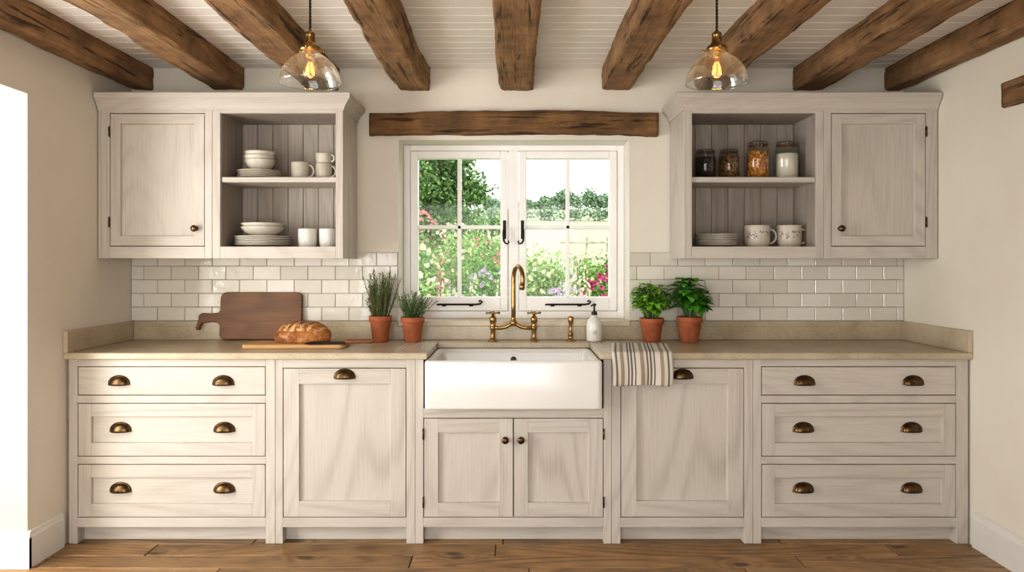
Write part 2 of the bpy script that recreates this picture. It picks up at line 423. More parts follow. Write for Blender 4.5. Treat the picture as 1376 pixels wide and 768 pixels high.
# ------------------------------------------------------------------ window
W=group('window_1',(0,.22,WZ0)); b=B(); y0,y1=.19,.26
FX0,FX1=WX0+.004,WX1-.004; FT=WZ1-.004
b.box(FX0,-.612,y0,y1,WZ0,FT,win_m,.003); b.box(.614,FX1,y0,y1,WZ0,FT,win_m,.003)
b.box(-.612,.614,y0,y1,2.022,FT,win_m,.003); b.box(-.612,.614,y0,y1,WZ0,1.073,win_m,.003)
b.box(-.031,.031,y0,y1,1.073,2.022,win_m,.003); b.make('frame',W)
for (x0,x1) in ((-.610,-.033),(.033,.612)):
    b=B(); s=.044; c0,c1=y0-.008,y1-.015
    b.box(x0,x0+s,c0,c1,1.075,2.02,win_m,.004); b.box(x1-s,x1,c0,c1,1.075,2.02,win_m,.004)
    b.box(x0+s,x1-s,c0,c1,2.02-s,2.02,win_m,.004); b.box(x0+s,x1-s,c0,c1,1.075,1.158,win_m,.004)
    xm=(x0+x1)/2; b.box(xm-.011,xm+.011,c0+.012,c1,1.158,2.02-s,win_m,.003)
    b.box(x0+s,x1-s,c0+.012,c1,1.560,1.582,win_m,.003); b.make('casement',W)
    b=B(); b.box(x0+s,x1-s,.228,.231,1.158,2.02-s,pane_m,0); b.make('glass',W)
for sg in (-1,1):
    b=B(); x=sg*.053; yy=.178
    b.box(x-.009,x+.009,yy-.0,yy+.005,1.50,1.61,iron,.002)
    b.tube([(x,yy,1.56),(x,yy-.02,1.56),(x+sg*.004,yy-.03,1.55),(x+sg*.006,yy-.03,1.52),(x+sg*.004,yy-.03,1.49),(x-sg*.004,yy-.03,1.475),(x-sg*.018,yy-.03,1.47),(x-sg*.026,yy-.03,1.48),(x-sg*.022,yy-.03,1.49)],[.006,.006,.007,.006,.006,.005,.005,.004,.004],iron)
    b.make('casement_handle',W)
    b=B(); xs=sg*.32
    b.tube([(xs-.13,yy,1.112),(xs-.12,yy-.012,1.114),(xs+.10,yy-.012,1.114),(xs+.125,yy-.014,1.118),(xs+.135,yy-.014,1.130),(xs+.125,yy-.014,1.138),(xs+.116,yy-.014,1.130)],.0055,iron)
    for dx in (-.09,.07): b.box(xs+dx-.012,xs+dx+.012,yy-.012,yy+.004,1.102,1.113,iron,.001)
    b.make('casement_stay',W)
b=B(); b.box(WX0+.001,WX1-.001,-.022,.19,WZ0-.028,WZ0+.001,cream_sill,.003); b.make('trim_1')

# ------------------------------------------------------------------ worktop
b=B(); ct0,ct1=.893,.925; yf=-.645
b.box(XL+.001,-.415,yf,-.002,ct0,ct1,counter_m,.004); b.box(.415,XR-.001,yf,-.002,ct0,ct1,counter_m,.004)
b.box(-.415,.415,-.165,-.002,ct0,ct1,counter_m,.004)
for sg in (-1,1):
    for i in range(7):
        x=sg*(.445+i*.022); b.box(x-.003,x+.003,-.55,-.14,ct1-.001,ct1+.0008,white_cer,.0004)
b.make('stone_worktop')
b=B(); e=.0004
b.box(XL+.022,XR-.022,-.021,-.0115,ct1+e,WZ0-.0285,counter_m,.002)
b.box(XL+.022,WX0-.001,-.021,-.0115,WZ0-.03,WZ0,counter_m,.002); b.box(WX1+.001,XR-.022,-.021,-.0115,WZ0-.03,WZ0,counter_m,.002)
b.box(XL+.022,XR-.022,-.0115,-.001,ct1+e,WZ0-.0285,counter_m,0)
b.box(XL+.001,XL+.022,yf,-.001,ct1+e,WZ0,counter_m,.002); b.box(XR-.022,XR-.001,yf,-.001,ct1+e,WZ0,counter_m,.002)
b.make('stone_upstand')

# ------------------------------------------------------------------ base cabinets
YF=-.62
def shaker(b,x0,x1,z0,z1,yf,fw=.058,pan=None,rec=.015,th=.023):
    bv=.001
    b.box(x0,x0+fw,yf,yf+th,z0,z1,wv,bv); b.box(x1-fw,x1,yf,yf+th,z0,z1,wv,bv)
    b.box(x0+fw,x1-fw,yf,yf+th,z1-fw,z1,wh,bv); b.box(x0+fw,x1-fw,yf,yf+th,z0,z0+fw,wh,bv)
    b.box(x0+fw-.004,x1-fw+.004,yf+rec,yf+th-.002,z0+fw-.004,z1-fw+.004,pan or wv,0)
    g=.002
    X0,X1,Z0,Z1=x0+fw,x1-fw,z0+fw,z1-fw
    for (p,q) in (((X0,Z0),(X1,Z0)),((X1,Z0),(X1,Z1)),((X1,Z1),(X0,Z1)),((X0,Z1),(X0,Z0))):
        cx,cz=(X0+X1)/2,(Z0+Z1)/2
        def inn(P): return (P[0]+(g if P[0]<cx else -g),P[1]+(g if P[1]<cz else -g))
        ip,iq=inn(p),inn(q)
        b.add([(p[0],yf+.008,p[1]),(q[0],yf+.008,q[1]),(iq[0],yf+rec,iq[1]),(ip[0],yf+rec,ip[1])],[(0,1,2,3)],wv)
def cup(parent,x,z,y=YF):
    b=B(); a_,h,d=.046,.042,.026; n=20;m=8; vs=[];fs=[]
    for sc,dy in ((1,0),(.93,0)):
        for i in range(n+1):
            th=math.pi*i/n
            for j in range(m+1):
                ph=math.pi/2*j/m
                r=max(0,math.sin(th))**.75
                vs.append((x+a_*sc*math.cos(th),y-.003-d*sc*r*max(0,math.sin(ph))**.9,z-.018+h*sc*r*math.cos(ph)))
    for k in (0,1):
        o=k*(n+1)*(m+1)
        for i in range(n):
            for j in range(m):
                q=[o+i*(m+1)+j,o+(i+1)*(m+1)+j,o+(i+1)*(m+1)+j+1,o+i*(m+1)+j+1]; fs.append(q if k==0 else q[::-1])
    o=(n+1)*(m+1)
    for i in range(n): fs.append((i*(m+1)+m,(i+1)*(m+1)+m,o+(i+1)*(m+1)+m,o+i*(m+1)+m))
    b.add(vs,fs,bronze,True)
    vs=[];fs=[]; a2,h2=.053,.048
    for i in range(n+1):
        th=math.pi*i/n
        for (aa,hh,yy) in ((a2,h2,y-.001),(a2,h2,y-.0035),(a_*.95,h*.95,y-.005)):
            vs.append((x+aa*math.cos(th),yy,z-.018+hh*max(0,math.sin(th))**.8))
    for i in range(n):
        for j in range(2): fs.append((i*3+j,(i+1)*3+j,(i+1)*3+j+1,i*3+j+1))
    b.add(vs,fs,bronze,True); b.make('cup_handle',parent,fixn=False)
RY=Matrix.Rotation(math.pi/2,4,'X')
def knob(parent,x,z,y=YF):
    b=B(); b.lathe([(.0125,0),(.0125,.002),(.007,.004),(.006,.012),(.010,.016),(.016,.021),(.0175,.027),(.014,.032),(.006,.0345),(.0005,.035)],(x,y,z),bronze,20,RY,capb=True,capt=True); b.make('knob',parent)
def hinge(parent,x,z,y):
    b=B(); b.tube([(x,y,z-.022),(x,y,z+.022)],.0045,bronze,8); b.ball((x,y,z-.024),.0045,bronze,8); b.ball((x,y,z+.024),.0045,bronze,8); b.make('hinge',parent)
def unit(name,x0,x1,o0,o1,zs):
    E=group(name,((x0+x1)/2,-.32,0)); x0+=.0008; x1-=.0008
    b=B(); T=.893
    b.box(x0,o0,YF,YF+.024,0,T,wv,.0015); b.box(o1,x1,YF,YF+.024,0,T,wv,.0015)
    edges=[T if zs[0][1]>.7 else .655]+[v for z in zs for v in (z[1],z[0])]+[.079]
    for i in range(0,len(edges),2):
        if edges[i]-edges[i+1]>.004: b.box(o0,o1,YF,YF+.024,edges[i+1],edges[i],wh,.0015)
    zt=zs[0][1]+.02 if zs[0][1]>.7 else .64
    b.box(x0,x0+.018,YF+.024,-.03,.08,zt,wi,0); b.box(x1-.018,x1,YF+.024,-.03,.08,zt,wi,0)
    b.box(x0+.018,x1-.018,YF+.03,-.03,.08,.10,wi,0); b.box(x0+.018,x1-.018,-.045,-.03,.10,zt,dark,0)
    b.box(x0+.018,x1-.018,YF+.06,YF+.064,.10,zt,dark,0)  # dark sheet added behind the fronts, stands in for shade in their gaps
    for xx in (x0,o1): b.box(xx,xx+(o0-x0 if xx==x0 else x1-o1),YF+.024,YF+.06,0,.08,wv,.001)
    b.box(x0+.002,x1-.002,YF+.06,YF+.078,0,.079,wh,.001)
    b.make('carcass',E)
    return E
G=.0035
def drawer_unit(x0,x1,o0,o1,hx):
    zs=[(.716,.857),(.421,.680),(.126,.385)]
    E=unit('drawer_cabinet',x0,x1,o0,o1,zs)
    for i,(z0,z1) in enumerate(zs):
        b=B()
        if i==0:
            b.box(o0+G,o1-G,YF+.001,YF+.023,z0+G,z1-G,wh,.0015)
        else: shaker(b,o0+G,o1-G,z0+G,z1-G,YF+.001,.062,wh)
        b.make('drawer_front',E)
        zz=[.785,.556,.264][i]
        for x in hx: cup(E,x,zz,YF+.001 if i==0 else YF+.016)
    return E
drawer_unit(-2.153,-1.152,-2.109,-1.199,(-1.908,-1.404))
drawer_unit(1.159,2.200,1.199,2.142,(1.407,1.933))
for (x0,x1,o0,o1,hx) in ((-1.152,-.475,-1.116,-.518,-.817),(.475,1.159,.518,1.116,.817)):
    E=unit('base_cabinet',x0,x1,o0,o1,[(.126,.850)])
    b=B(); shaker(b,o0+G,o1-G,.126+G,.850-G,YF+.001,.075,wv); b.make('door',E); cup(E,hx,.816,YF+.001)
E=unit('sink_cabinet',-.475,.475,-.436,.436,[(.126,.608)])
for (x0,x1,kx,hx) in ((-.436,-.0015,-.040,-.436),(.0015,.436,.036,.436)):
    b=B(); shaker(b,x0+(G if x0<-.1 else .001),x1-(G if x1>.1 else .001),.126+G,.608-G,YF+.001,.068,wv); b.make('door',E); knob(E,kx,.504,YF+.001)
    for zz in (.20,.53): hinge(E,hx,zz,YF-.002)
# ------------------------------------------------------------------ sink
def rrect(x0,x1,y0,y1,r,n=6):
    o=[]
    for (cx,cy,s) in ((x1-r,y0+r,-90),(x1-r,y1-r,0),(x0+r,y1-r,90),(x0+r,y0+r,180)):
        for i in range(n+1):
            t=math.radians(s+90*i/n); o.append((cx+r*math.cos(t),cy+r*math.sin(t)))
    return o
b=B()
def loft(b,rings,mat,capb=True,capt=True,smooth=True):
    vs=[p for r in rings for p in r]; n=len(rings[0]); fs=[]
    for i in range(len(rings)-1):
        for j in range(n):
            k=(j+1)%n; fs.append((i*n+j,i*n+k,(i+1)*n+k,(i+1)*n+j))
    if capb: fs.append(tuple(range(n))[::-1])
    if capt: fs.append(tuple((len(rings)-1)*n+j for j in range(n)))
    b.add(vs,fs,mat,smooth)
sx0,sx1,sy0,sy1=-.423,.423,-.695,-.15; zt=.892; zb=.661
def rr(i,z,r): return [(p[0],p[1],z) for p in rrect(sx0+i,sx1-i,sy0+i,sy1-i,r)]
loft(b,[rr(.008,zb,.02),rr(.002,zb+.004,.024),rr(0,zb+.012,.026),rr(0,zt-.012,.026),rr(.003,zt-.004,.024),rr(.009,zt,.02),rr(.024,zt,.02),rr(.030,zt-.005,.022),rr(.033,zt-.03,.03),rr(.036,zb+.05,.04),rr(.06,zb+.025,.04)],sink_m)
b.lathe([(.0005,0),(.010,.0),(.013,.003),(.016,.004),(.0165,0)],(0,sy1-.034,.835),steel,18,RY,capb=True)
b.lathe([(.04,0),(.038,.003),(.02,.002),(.0005,.001)],(0,-.42,zb+.026),steel,20)
b.make('butler_sink')

# ------------------------------------------------------------------ tap
T=group('bridge_tap',(0,-.09,.925)); b=B(); ty=-.09; z0=.925
for x in (-.114,.114):
    b.lathe([(.026,0),(.027,.004),(.020,.009),(.015,.014),(.013,.03),(.013,.065),(.017,.07),(.017,.078),(.013,.083),(.014,.1),(.018,.106),(.020,.125),(.017,.134),(.010,.14),(.008,.148)],(x,ty,z0),brass,24,capb=True,capt=True)
    zc=z0+.156
    b.ball((x,ty,zc),.012,brass,12)
    for k in range(4):
        t=math.radians(20+90*k); d=Vector((math.cos(t),math.sin(t),0)); p=Vector((x,ty,zc))
        b.tube([p+d*.008,p+d*.022,p+d*.034],[.0045,.004,.0065],brass,8); b.ball(tuple(p+d*.036),.0072,brass,8)
    b.ball((x,ty,zc+.011),.008,white_cer,10,(1,1,.5))
pts=[(-.114,ty,z0+.074),(-.07,ty,z0+.074),(-.045,ty,z0+.078),(-.02,ty,z0+.092),(0,ty,z0+.098),(.02,ty,z0+.092),(.045,ty,z0+.078),(.07,ty,z0+.074),(.114,ty,z0+.074)]
b.tube(pts,.0115,brass,14)
b.lathe([(.015,0),(.019,.006),(.019,.02),(.014,.026),(.013,.04),(.0125,.045)],(0,ty,z0+.088),brass,20,capb=True,capt=True)
dirv=Vector((.36,-.93,0)).normalized(); rad=.07
pts=[Vector((0,ty,z0+.11)),Vector((0,ty,z0+.2)),Vector((0,ty,z0+.30))]; c=Vector((0,ty,z0+.345))+dirv*rad
for i in range(0,15):
    t=math.pi-math.radians(205)*i/14; pts.append(c+dirv*math.cos(t)*rad+Vector((0,0,math.sin(t)*rad)))
b.tube(pts,.0125,brass,14)
e=pts[-1]; d=(pts[-1]-pts[-2]).normalized(); b.tube([e-d*.004,e+d*.012,e+d*.026],[.0145,.0155,.0145],brass,14)
b.make('tap_body',T)
b=B(); x=.318
b.lathe([(.022,0),(.023,.004),(.014,.01),(.012,.03),(.015,.035),(.015,.045),(.010,.052),(.009,.09),(.014,.1),(.016,.115),(.018,.128),(.014,.137),(.0005,.14)],(x,-.09,z0),brass,24,capb=True)
b.make('rinse_spray')
D=group('soap_dispenser',(.447,-.10,.925)); b=B()
b.lathe([(.030,0),(.040,.002),(.043,.01),(.044,.06),(.043,.095),(.036,.115),(.022,.13),(.015,.138),(.014,.148)],(.447,-.1,.925),white_cer,32,capb=True,capt=True); b.make('bottle',D)
b=B(); b.lathe([(.016,.146),(.016,.162),(.006,.166),(.005,.195),(.012,.197),(.012,.206),(.004,.21)],(.447,-.1,.925),blackpl,20,capb=True,capt=True)
b.tube([(.447,-.1,1.128),(.435,-.12,1.128),(.428,-.135,1.122)],.0045,blackpl,8); b.make('pump',D)
b=B()
for k,w in enumerate((.020,.026,.016)):
    b.box(.447-w/2-.0,.447+w/2,-.1452,-.1442,.985-k*.009,.9875-k*.009,blackpl,0)
b.make('label_lines',D)

# ------------------------------------------------------------------ upper cabinets
def wallcab(x0,x1,dx0,dx1,ox0,ox1,seam,kx,hx,innerSide):
    yF=-.35; Z0,Z1=1.381,2.19; E=group('upper_cabinet',((x0+x1)/2,-.18,Z0)); b=B()
    O0,O1=1.443,2.136
    xs=sorted([x0,dx0,dx1,ox0,ox1,x1])
    b.box(xs[0],xs[1],yF,yF+.022,Z0,Z1,wv,.0018)
    b.box(xs[2],seam-.0006,yF,yF+.022,Z0,Z1,wv,.0018); b.box(seam+.0006,xs[3],yF,yF+.022,Z0,Z1,wv,.0018)
    b.box(xs[4],xs[5],yF,yF+.022,Z0,Z1,wv,.0018)
    for (p,q) in ((xs[1],xs[2]),(xs[3],xs[4])):
        b.box(p,q,yF,yF+.022,O1,Z1,wh,.0018); b.box(p,q,yF,yF+.022,Z0,O0,wh,.0018)
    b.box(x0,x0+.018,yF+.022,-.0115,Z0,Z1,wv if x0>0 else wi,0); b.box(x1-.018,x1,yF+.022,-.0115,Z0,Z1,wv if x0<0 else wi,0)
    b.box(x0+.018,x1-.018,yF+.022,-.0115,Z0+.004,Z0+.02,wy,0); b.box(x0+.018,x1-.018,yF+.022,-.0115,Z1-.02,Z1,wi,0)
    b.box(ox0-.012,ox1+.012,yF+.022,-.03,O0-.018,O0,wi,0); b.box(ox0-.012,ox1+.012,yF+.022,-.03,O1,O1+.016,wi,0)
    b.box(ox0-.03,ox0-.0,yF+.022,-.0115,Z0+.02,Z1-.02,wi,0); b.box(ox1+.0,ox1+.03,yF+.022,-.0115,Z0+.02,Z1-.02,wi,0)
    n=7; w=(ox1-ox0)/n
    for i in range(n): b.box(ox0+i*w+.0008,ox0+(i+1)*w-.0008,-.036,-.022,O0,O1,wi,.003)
    b.box(ox0-.012,ox1+.012,-.022,-.0115,O0,O1,dark,0)
    b.box(dx0,dx1,yF+.026,yF+.03,O0,O1,dark,0)  # dark sheet behind the door, its colour gives the shade in the gap
    b.make('carcass',E)
    b=B(); b.box(ox0+.001,ox1-.001,yF+.012,-.037,1.778,1.806,wh,.003); b.make('shelf',E)
    b=B(); shaker(b,dx0+G,dx1-G,O0+G,O1-G,yF+.001,.052,wv); b.make('door',E)
    knob(E,kx,1.536,yF+.001)
    for zz in (1.57,2.04): hinge(E,hx,zz,yF-.002)
    b=B(); prof=[(0,2.150),(.006,2.150),(.006,2.160),(.010,2.168),(.018,2.180),(.030,2.195),(.040,2.205),(.044,2.208),(.044,2.232),(.040,2.237),(-.02,2.237)]
    vs=[];fs=[]
    for (o,z) in prof:
        if innerSide=='R': vs+= [(x0,yF-o,z),(x1+o,yF-o,z),(x1+o,-.002,z)]
        else: vs+= [(x1,yF-o,z),(x0-o,yF-o,z),(x0-o,-.002,z)]
    for i in range(len(prof)-1):
        for j in range(2): fs.append((i*3+j,i*3+j+1,(i+1)*3+j+1,(i+1)*3+j))
    b.add(vs,fs,wh); b.box(x0+.002,x1-.002,yF+.002,-.002,2.19,2.2365,wh,0)
    b.make('cornice',E,fixn=True)
    return E
wallcab(-2.160,-.886,-2.100,-1.606,-1.525,-.925,-1.567,-1.652,-2.102,'R')
wallcab(.886,2.205,1.652,2.145,.929,1.575,1.614,1.699,2.147,'L')

# ------------------------------------------------------------------ crockery
def plate_prof(r,z): return [(r*.55,z),(r*.6,z+.003),(r*.9,z+.010),(r,z+.014),(r,z+.017),(r*.88,z+.013),(r*.6,z+.007),(.0005,z+.006)]
def bowl_prof(r,h,z): return [(r*.45,z),(r*.5,z+.004),(r*.8,z+h*.4),(r*.97,z+h*.85),(r,z+h),(r*.96,z+h),(r*.78,z+h*.42),(r*.4,z+.01),(.0005,z+.008)]
SH1,SH2=1.806,1.443
def plates(x,y,z,r,n,mat,name='plate_stack'):
    b=B()
    for i in range(n): b.lathe(plate_prof(r*(1-.006*(i%3)),z+i*.0105),(x+U(-.002,.002),y,0),mat,40,capb=True)
    b.make(name); return z+n*.0105+.0005
def bowls(x,y,z,r,h,n,st,mat):
    b=B()
    for i in range(n): b.lathe(bowl_prof(r,h,z+i*st),(x+U(-.002,.002),y,0),mat,40,capb=True)
    b.make('bowl_stack')
def mug(x,y,z,r,h,mat,ang=0):
    b=B(); b.lathe([(r*.82,0),(r*.88,.003),(r*.97,.02),(r,.05),(r,h-.003),(r*.985,h),(r*.93,h-.002),(r*.92,.05),(r*.86,.01),(.0005,.008)],(x,y,z),mat,32,capb=True)
    d=Vector((math.cos(ang),math.sin(ang),0)); p=Vector((x,y,z))
    pts=[]
    for i in range(11):
        t=math.radians(100-200*i/10); pts.append(p+d*(r*.93+math.cos(t)*h*.30+.002)+Vector((0,0,h*.5+math.sin(t)*h*.33)))
    b.tube(pts,.0058,mat,8); return b.make('coffee_mug',origin=(x,y,z))
yS=-.18
t=plates(-1.378,yS,SH1,.118,4,ceramic2); bowls(-1.378,yS,t+.006,.083,.06,3,.022,ceramic)
mug(-1.155,yS,SH1,.050,.096,ceramic2,-.2)
mug(-1.022,yS-.02,SH1,.045,.086,ceramic2,-.3); mug(-1.022,yS-.02,SH1+.087,.045,.055,ceramic2,-.3)
t=plates(-1.361,yS,SH2,.148,5,ceramic); bowls(-1.361,yS,t+.006,.115,.05,2,.020,ceramic)
mug(-1.118,yS,SH2,.050,.10,white_cer,1.9); mug(-1.008,yS,SH2,.046,.10,white_cer,1.2)
plates(1.103,yS,SH2,.112,6,ceramic)
mug(1.322,yS,SH2,.068,.118,printed,-.1); mug(1.496,yS,SH2,.066,.118,printed,-.1)
def jar(x,r,h,cont,fill):
    E=group('storage_jar',(x,yS,SH1)); b=B(); z=SH1
    b.lathe([(r*.9,0),(r,.005),(r,h*.72),(r*.93,h*.80),(r*.8,h*.84),(r*.8,h*.88)],(x,yS,z),jar_m,32,capb=True); b.make('glass_body',E)
    b=B(); b.lathe([(r*.86,.004),(r*.95,.009),(r*.95,h*fill*.98),(r*.8,h*fill),(.0005,h*fill*1.01)],(x,yS,z),cont,28,capb=True); b.make('contents',E)
    b=B(); b.lathe([(r*.84,h*.885),(r*.86,h*.89),(r*.86,h*.93),(r*.8,h*.96),(r*.4,h*.985),(.0005,h*.99)],(x,yS,z),jar_m,32,capb=True)
    b.lathe([(r*.82,h*.865),(r*.85,h*.87),(r*.85,h*.885),(r*.82,h*.888)],(x,yS,z),terra,28); b.make('lid',E)
    b=B(); pts=[(x+(r*.86+.002)*math.cos(t),yS+(r*.86+.002)*math.sin(t),z+h*.87) for t in [2*math.pi*i/24 for i in range(25)]]
    b.tube(pts,.0016,steel,6); pts=[(x+(r*.86+.002)*math.cos(t),yS+(r*.86+.002)*math.sin(t),z+h*.92) for t in [2*math.pi*i/24 for i in range(25)]]
    b.tube(pts,.0014,steel,6)
    b.tube([(x-r*.2,yS-r*.88,z+h*.93),(x-r*.15,yS-r*1.06,z+h*.80),(x,yS-r*1.08,z+h*.70),(x+r*.15,yS-r*1.06,z+h*.80),(x+r*.2,yS-r*.88,z+h*.93)],.0016,steel,6)
    b.make('wire_clip',E)
jar(1.042,.054,.172,beans,.72); jar(1.170,.054,.174,spice,.74); jar(1.327,.060,.216,pasta,.72); jar(1.483,.062,.216,flour,.66)

# ------------------------------------------------------------------ boards, bread, knife
def slab(b,outline,th,mat,M,ch=.003):
    def ins(d): 
        o=[];n=len(outline)
        for i,p in enumerate(outline):
            a_=Vector(outline[i-1]);q=Vector(outline[(i+1)%n]); t=(q-a_).normalized(); nn=Vector((-t.y,t.x)); o.append((p[0]+nn.x*d,p[1]+nn.y*d))
        return o
    rings=[]
    for d,z in ((ch,0),(0,ch),(0,th-ch),(ch,th)): rings.append([tuple(M@Vector((p[0],p[1],z))) for p in ins(d)])
    vs=[p for r in rings for p in r]; n=len(outline); fs=[]
    for i in range(3):
        for j in range(n):
            k=(j+1)%n; fs.append((i*n+j,i*n+k,(i+1)*n+k,(i+1)*n+j))
    fs.append(tuple(range(n))[::-1]); fs.append(tuple(3*n+j for j in range(n)))
    b.add(vs,fs,mat,False)
def arc(cx,cy,r,a0,a1,n=8): return [(cx+r*math.cos(math.radians(a0+(a1-a0)*i/n)),cy+r*math.sin(math.radians(a0+(a1-a0)*i/n))) for i in range(n+1)]
w,h=.46,.265
out=arc(w-.03,.03,.03,-90,0)+arc(w-.03,h-.03,.03,0,90)+arc(.035,h-.035,.035,90,180,6)
out+=[(0,.165),(-.01,.150),(-.05,.145),(-.085,.148)]+arc(-.095,.122,.026,90,200,6)+[(-.125,.095),(-.135,.065),(-.128,.052),(-.112,.055),(-.108,.075),(-.098,.092),(-.05,.098),(-.015,.095),(0,.08)]+arc(.03,.03,.03,180,270)
b=B(); slab(b,out,.022,board_dark,Matrix.Translation((-1.648,-.036,.928))@Matrix.Rotation(math.radians(84.4),4,'X'),.004); b.make('wooden_chopping_board')
out=arc(.49,.03,.03,-90,0)+arc(.47,.16,.05,0,90)+arc(.04,.17,.04,90,180)+arc(.03,.03,.03,180,270)
BZ=.9255
b=B(); slab(b,out,.020,board_light,Matrix.Translation((-1.375,-.475,BZ))@Matrix.Rotation(math.radians(1.5),4,'Z'),.003); b.make('bread_board')
b=B(); n,m=48,64; cx,cy,cz=-1.098,-.335,BZ+.0205; vs=[];fs=[];mk={}
def bread_pt(i,j):
    ph=-.45+ (math.pi/2+.45)*i/n; t=2*math.pi*j/m
    r=max(0,math.cos(ph))**.8; x=.148*r*math.cos(t); y=.085*r*math.sin(t); z=.075*math.sin(ph)+.033
    x*=1+.04*noise.noise(Vector((x*8,y*8,1)))
    g=0
    for k in range(-3,4):
        u=(x+k*.042)-y*.55
        if abs(u)<.010 and z>.062: g=max(g,(1-abs(u)/.010))
    z+=.006*noise.noise(Vector((x*18,y*18,z*18)))-g*.009
    return (cx+x,cy+y,cz+max(z,0)),g
for i in range(n+1):
    for j in range(m):
        p,g=bread_pt(i,j); vs.append(p); mk[len(vs)-1]=g
f1=[];f2=[]
for i in range(n):
    for j in range(m):
        k=(j+1)%m; q=(i*m+j,i*m+k,(i+1)*m+k,(i+1)*m+j); (f2 if sum(mk[t] for t in q)>1.4 else f1).append(q)
f1.append(tuple(range(m)))
o=len(b.v); b.add(vs,f1,crust,True); k=b.mi(crumb)
for q in f2: b.f.append([t+o for t in q]); b.m.append(k); b.s.append(True)
b.make('bread_loaf')
K=group('bread_knife',(-.86,-.43,BZ+.02)); b=B()
out=[(0,.004),(.03,-.004),(.21,-.004),(.21,.034),(.03,.034),(.008,.020)]
KM=Matrix.Translation((-1.055,-.470,BZ+.0215))@Matrix.Rotation(math.radians(3),4,'Z')@Matrix.Rotation(math.radians(16),4,'X')
slab(b,out,.003,blade_m,KM,.0008); b.make('blade',K)
b=B(); 
rings=[]
for i,(xx,hh,ww) in enumerate([(.205,.008,.013),(.212,.011,.016),(.25,.011,.015),(.29,.010,.014),(.325,.012,.016),(.342,.011,.014),(.348,.005,.007)]):
    rings.append([tuple(KM@Vector((xx,.012+ww*math.cos(t),.0105+hh*math.sin(t)))) for t in [2*math.pi*j/14 for j in range(14)]])
loft(b,rings,handle_wood); b.make('handle',K)

# ------------------------------------------------------------------ towel
b=B(); n,m=70,30; tw=.29; vs=[];fs=[];uvs=[]
def towel_pt(s,u):
    fl=.385; rr_=.009; x=.470+u*tw; zt=.9262+.004
    yE=-.645-.003
    if s<fl: y=yE+ (fl-s); z=zt; x+= (fl-s)*.14; z+=.002*(1+noise.noise(Vector((x*20,y*12,0))))
    elif s<fl+rr_*1.57: a_=(s-fl)/rr_; y=yE-rr_*math.sin(a_); z=zt-rr_+rr_*math.cos(a_)
    else:
        h=s-fl-rr_*1.57; y=yE-rr_-.010*(h/.15)*(.6+math.sin(u*15+1)*.6+.5*noise.noise(Vector((u*6,h*8,2)))); z=zt-rr_-h; x+=.006*math.sin(h*16)-.02*h*(u-.5)
    return (x,y,z)
L=.385+.014+.150
for i in range(n+1):
    for j in range(m+1):
        u=j/m; s=L*i/n
        if i==n: s=L+.004*math.sin(u*9)
        vs.append(towel_pt(s,u)); uvs.append((u,i/n))
for i in range(n):
    for j in range(m): fs.append((i*(m+1)+j,i*(m+1)+j+1,(i+1)*(m+1)+j+1,(i+1)*(m+1)+j))
b.add(vs,fs,towel_m,True); ob=b.make('striped_tea_towel',fixn=False)
uvl=ob.data.uv_layers.new(name='UVMap')
for lp in ob.data.loops: uvl.data[lp.index].uv=uvs[lp.vertex_index]
md=ob.modifiers.new('thickness','SOLIDIFY'); md.thickness=.0035; md.offset=0

# ------------------------------------------------------------------ plants
def leaf(b,base,d,up,L,Wd,mat,droop=.3,fold=.25,n=5):
    d=Vector(d).normalized(); s=d.cross(Vector(up))
    if s.length<1e-3: s=d.cross(Vector((1,0,0)))
    s.normalize(); nrm=s.cross(d).normalized(); vs=[];fs=[]; p=Vector(base); cur=d.copy()
    for i in range(n+1):
        t=i/n; w=Wd*.5*(max(0,math.sin(math.pi*min(1,t**.8)))**.8 if 0<t<1 else .02)
        c=p; vs+= [c-s*w+nrm*w*fold,c,c+s*w+nrm*w*fold]
        cur=(cur+Vector((0,0,-1))*droop/n*1.4).normalized(); p=p+cur*L/n
    for i in range(n):
        for j in range(2): fs.append((i*3+j,i*3+j+1,(i+1)*3+j+1,(i+1)*3+j))
    b.add(vs,fs,mat,True)
def pot(E,x,y,r,h):
    b=B(); z=.9255
    b.lathe([(r*.66,0),(r*.70,.003),(r*.90,h*.76),(r*.92,h*.77),(r*1.0,h*.78),(r*1.02,h*.99),(r*.99,h),(r*.92,h),(r*.90,h*.88)],(x,y,z),terra,36,capb=True)
    b.make('terracotta_pot',E); b=B(); b.lathe([(r*.91,h*.88),(r*.5,h*.91),(.0005,h*.92)],(x,y,z),soil,24); b.make('soil',E)
PY=-.125
E=group('potted_rosemary',(-.732,PY,.925)); pot(E,-.732,PY,.062,.142); b=B()
for k in range(78):
    a_=U(0,6.28); r0=U(0,.045); p=Vector((-.732+r0*math.cos(a_),PY+r0*math.sin(a_)*.9,1.055))
    sp=U(.01,.50); d=Vector((math.cos(a_)*sp,math.sin(a_)*sp*.55,1)).normalized(); H=U(.12,.28)*(1-.25*sp)
    pts=[p]; cur=d.copy(); 
    for i in range(8):
        cur=(cur+Vector((U(-.08,.08),U(-.08,.08),.04))).normalized(); pts.append(pts[-1]+cur*H/8)
    b.tube(pts,[.0022]*6+[.0015]*3,wstem if k%2 else stem_m,5)
    nn=int(H*300)
    for i in range(nn):
        t=(i+4)/(nn+4)*8; i0=min(7,int(t)); q=pts[i0].lerp(pts[i0+1],t-i0); ax=(pts[i0+1]-pts[i0]).normalized()
        aa=i*2.4; s=ax.cross(Vector((math.cos(aa),math.sin(aa),.1))).normalized(); dd=(s+ax*U(.5,1.3)).normalized()
        leaf(b,q,dd,ax,U(.016,.026),.0036,rosem,.1,.1,2)
b.make('rosemary_sprigs',E,fixn=False)
E=group('potted_thyme',(-.553,PY-.01,.925)); pot(E,-.553,PY-.01,.064,.136); b=B()
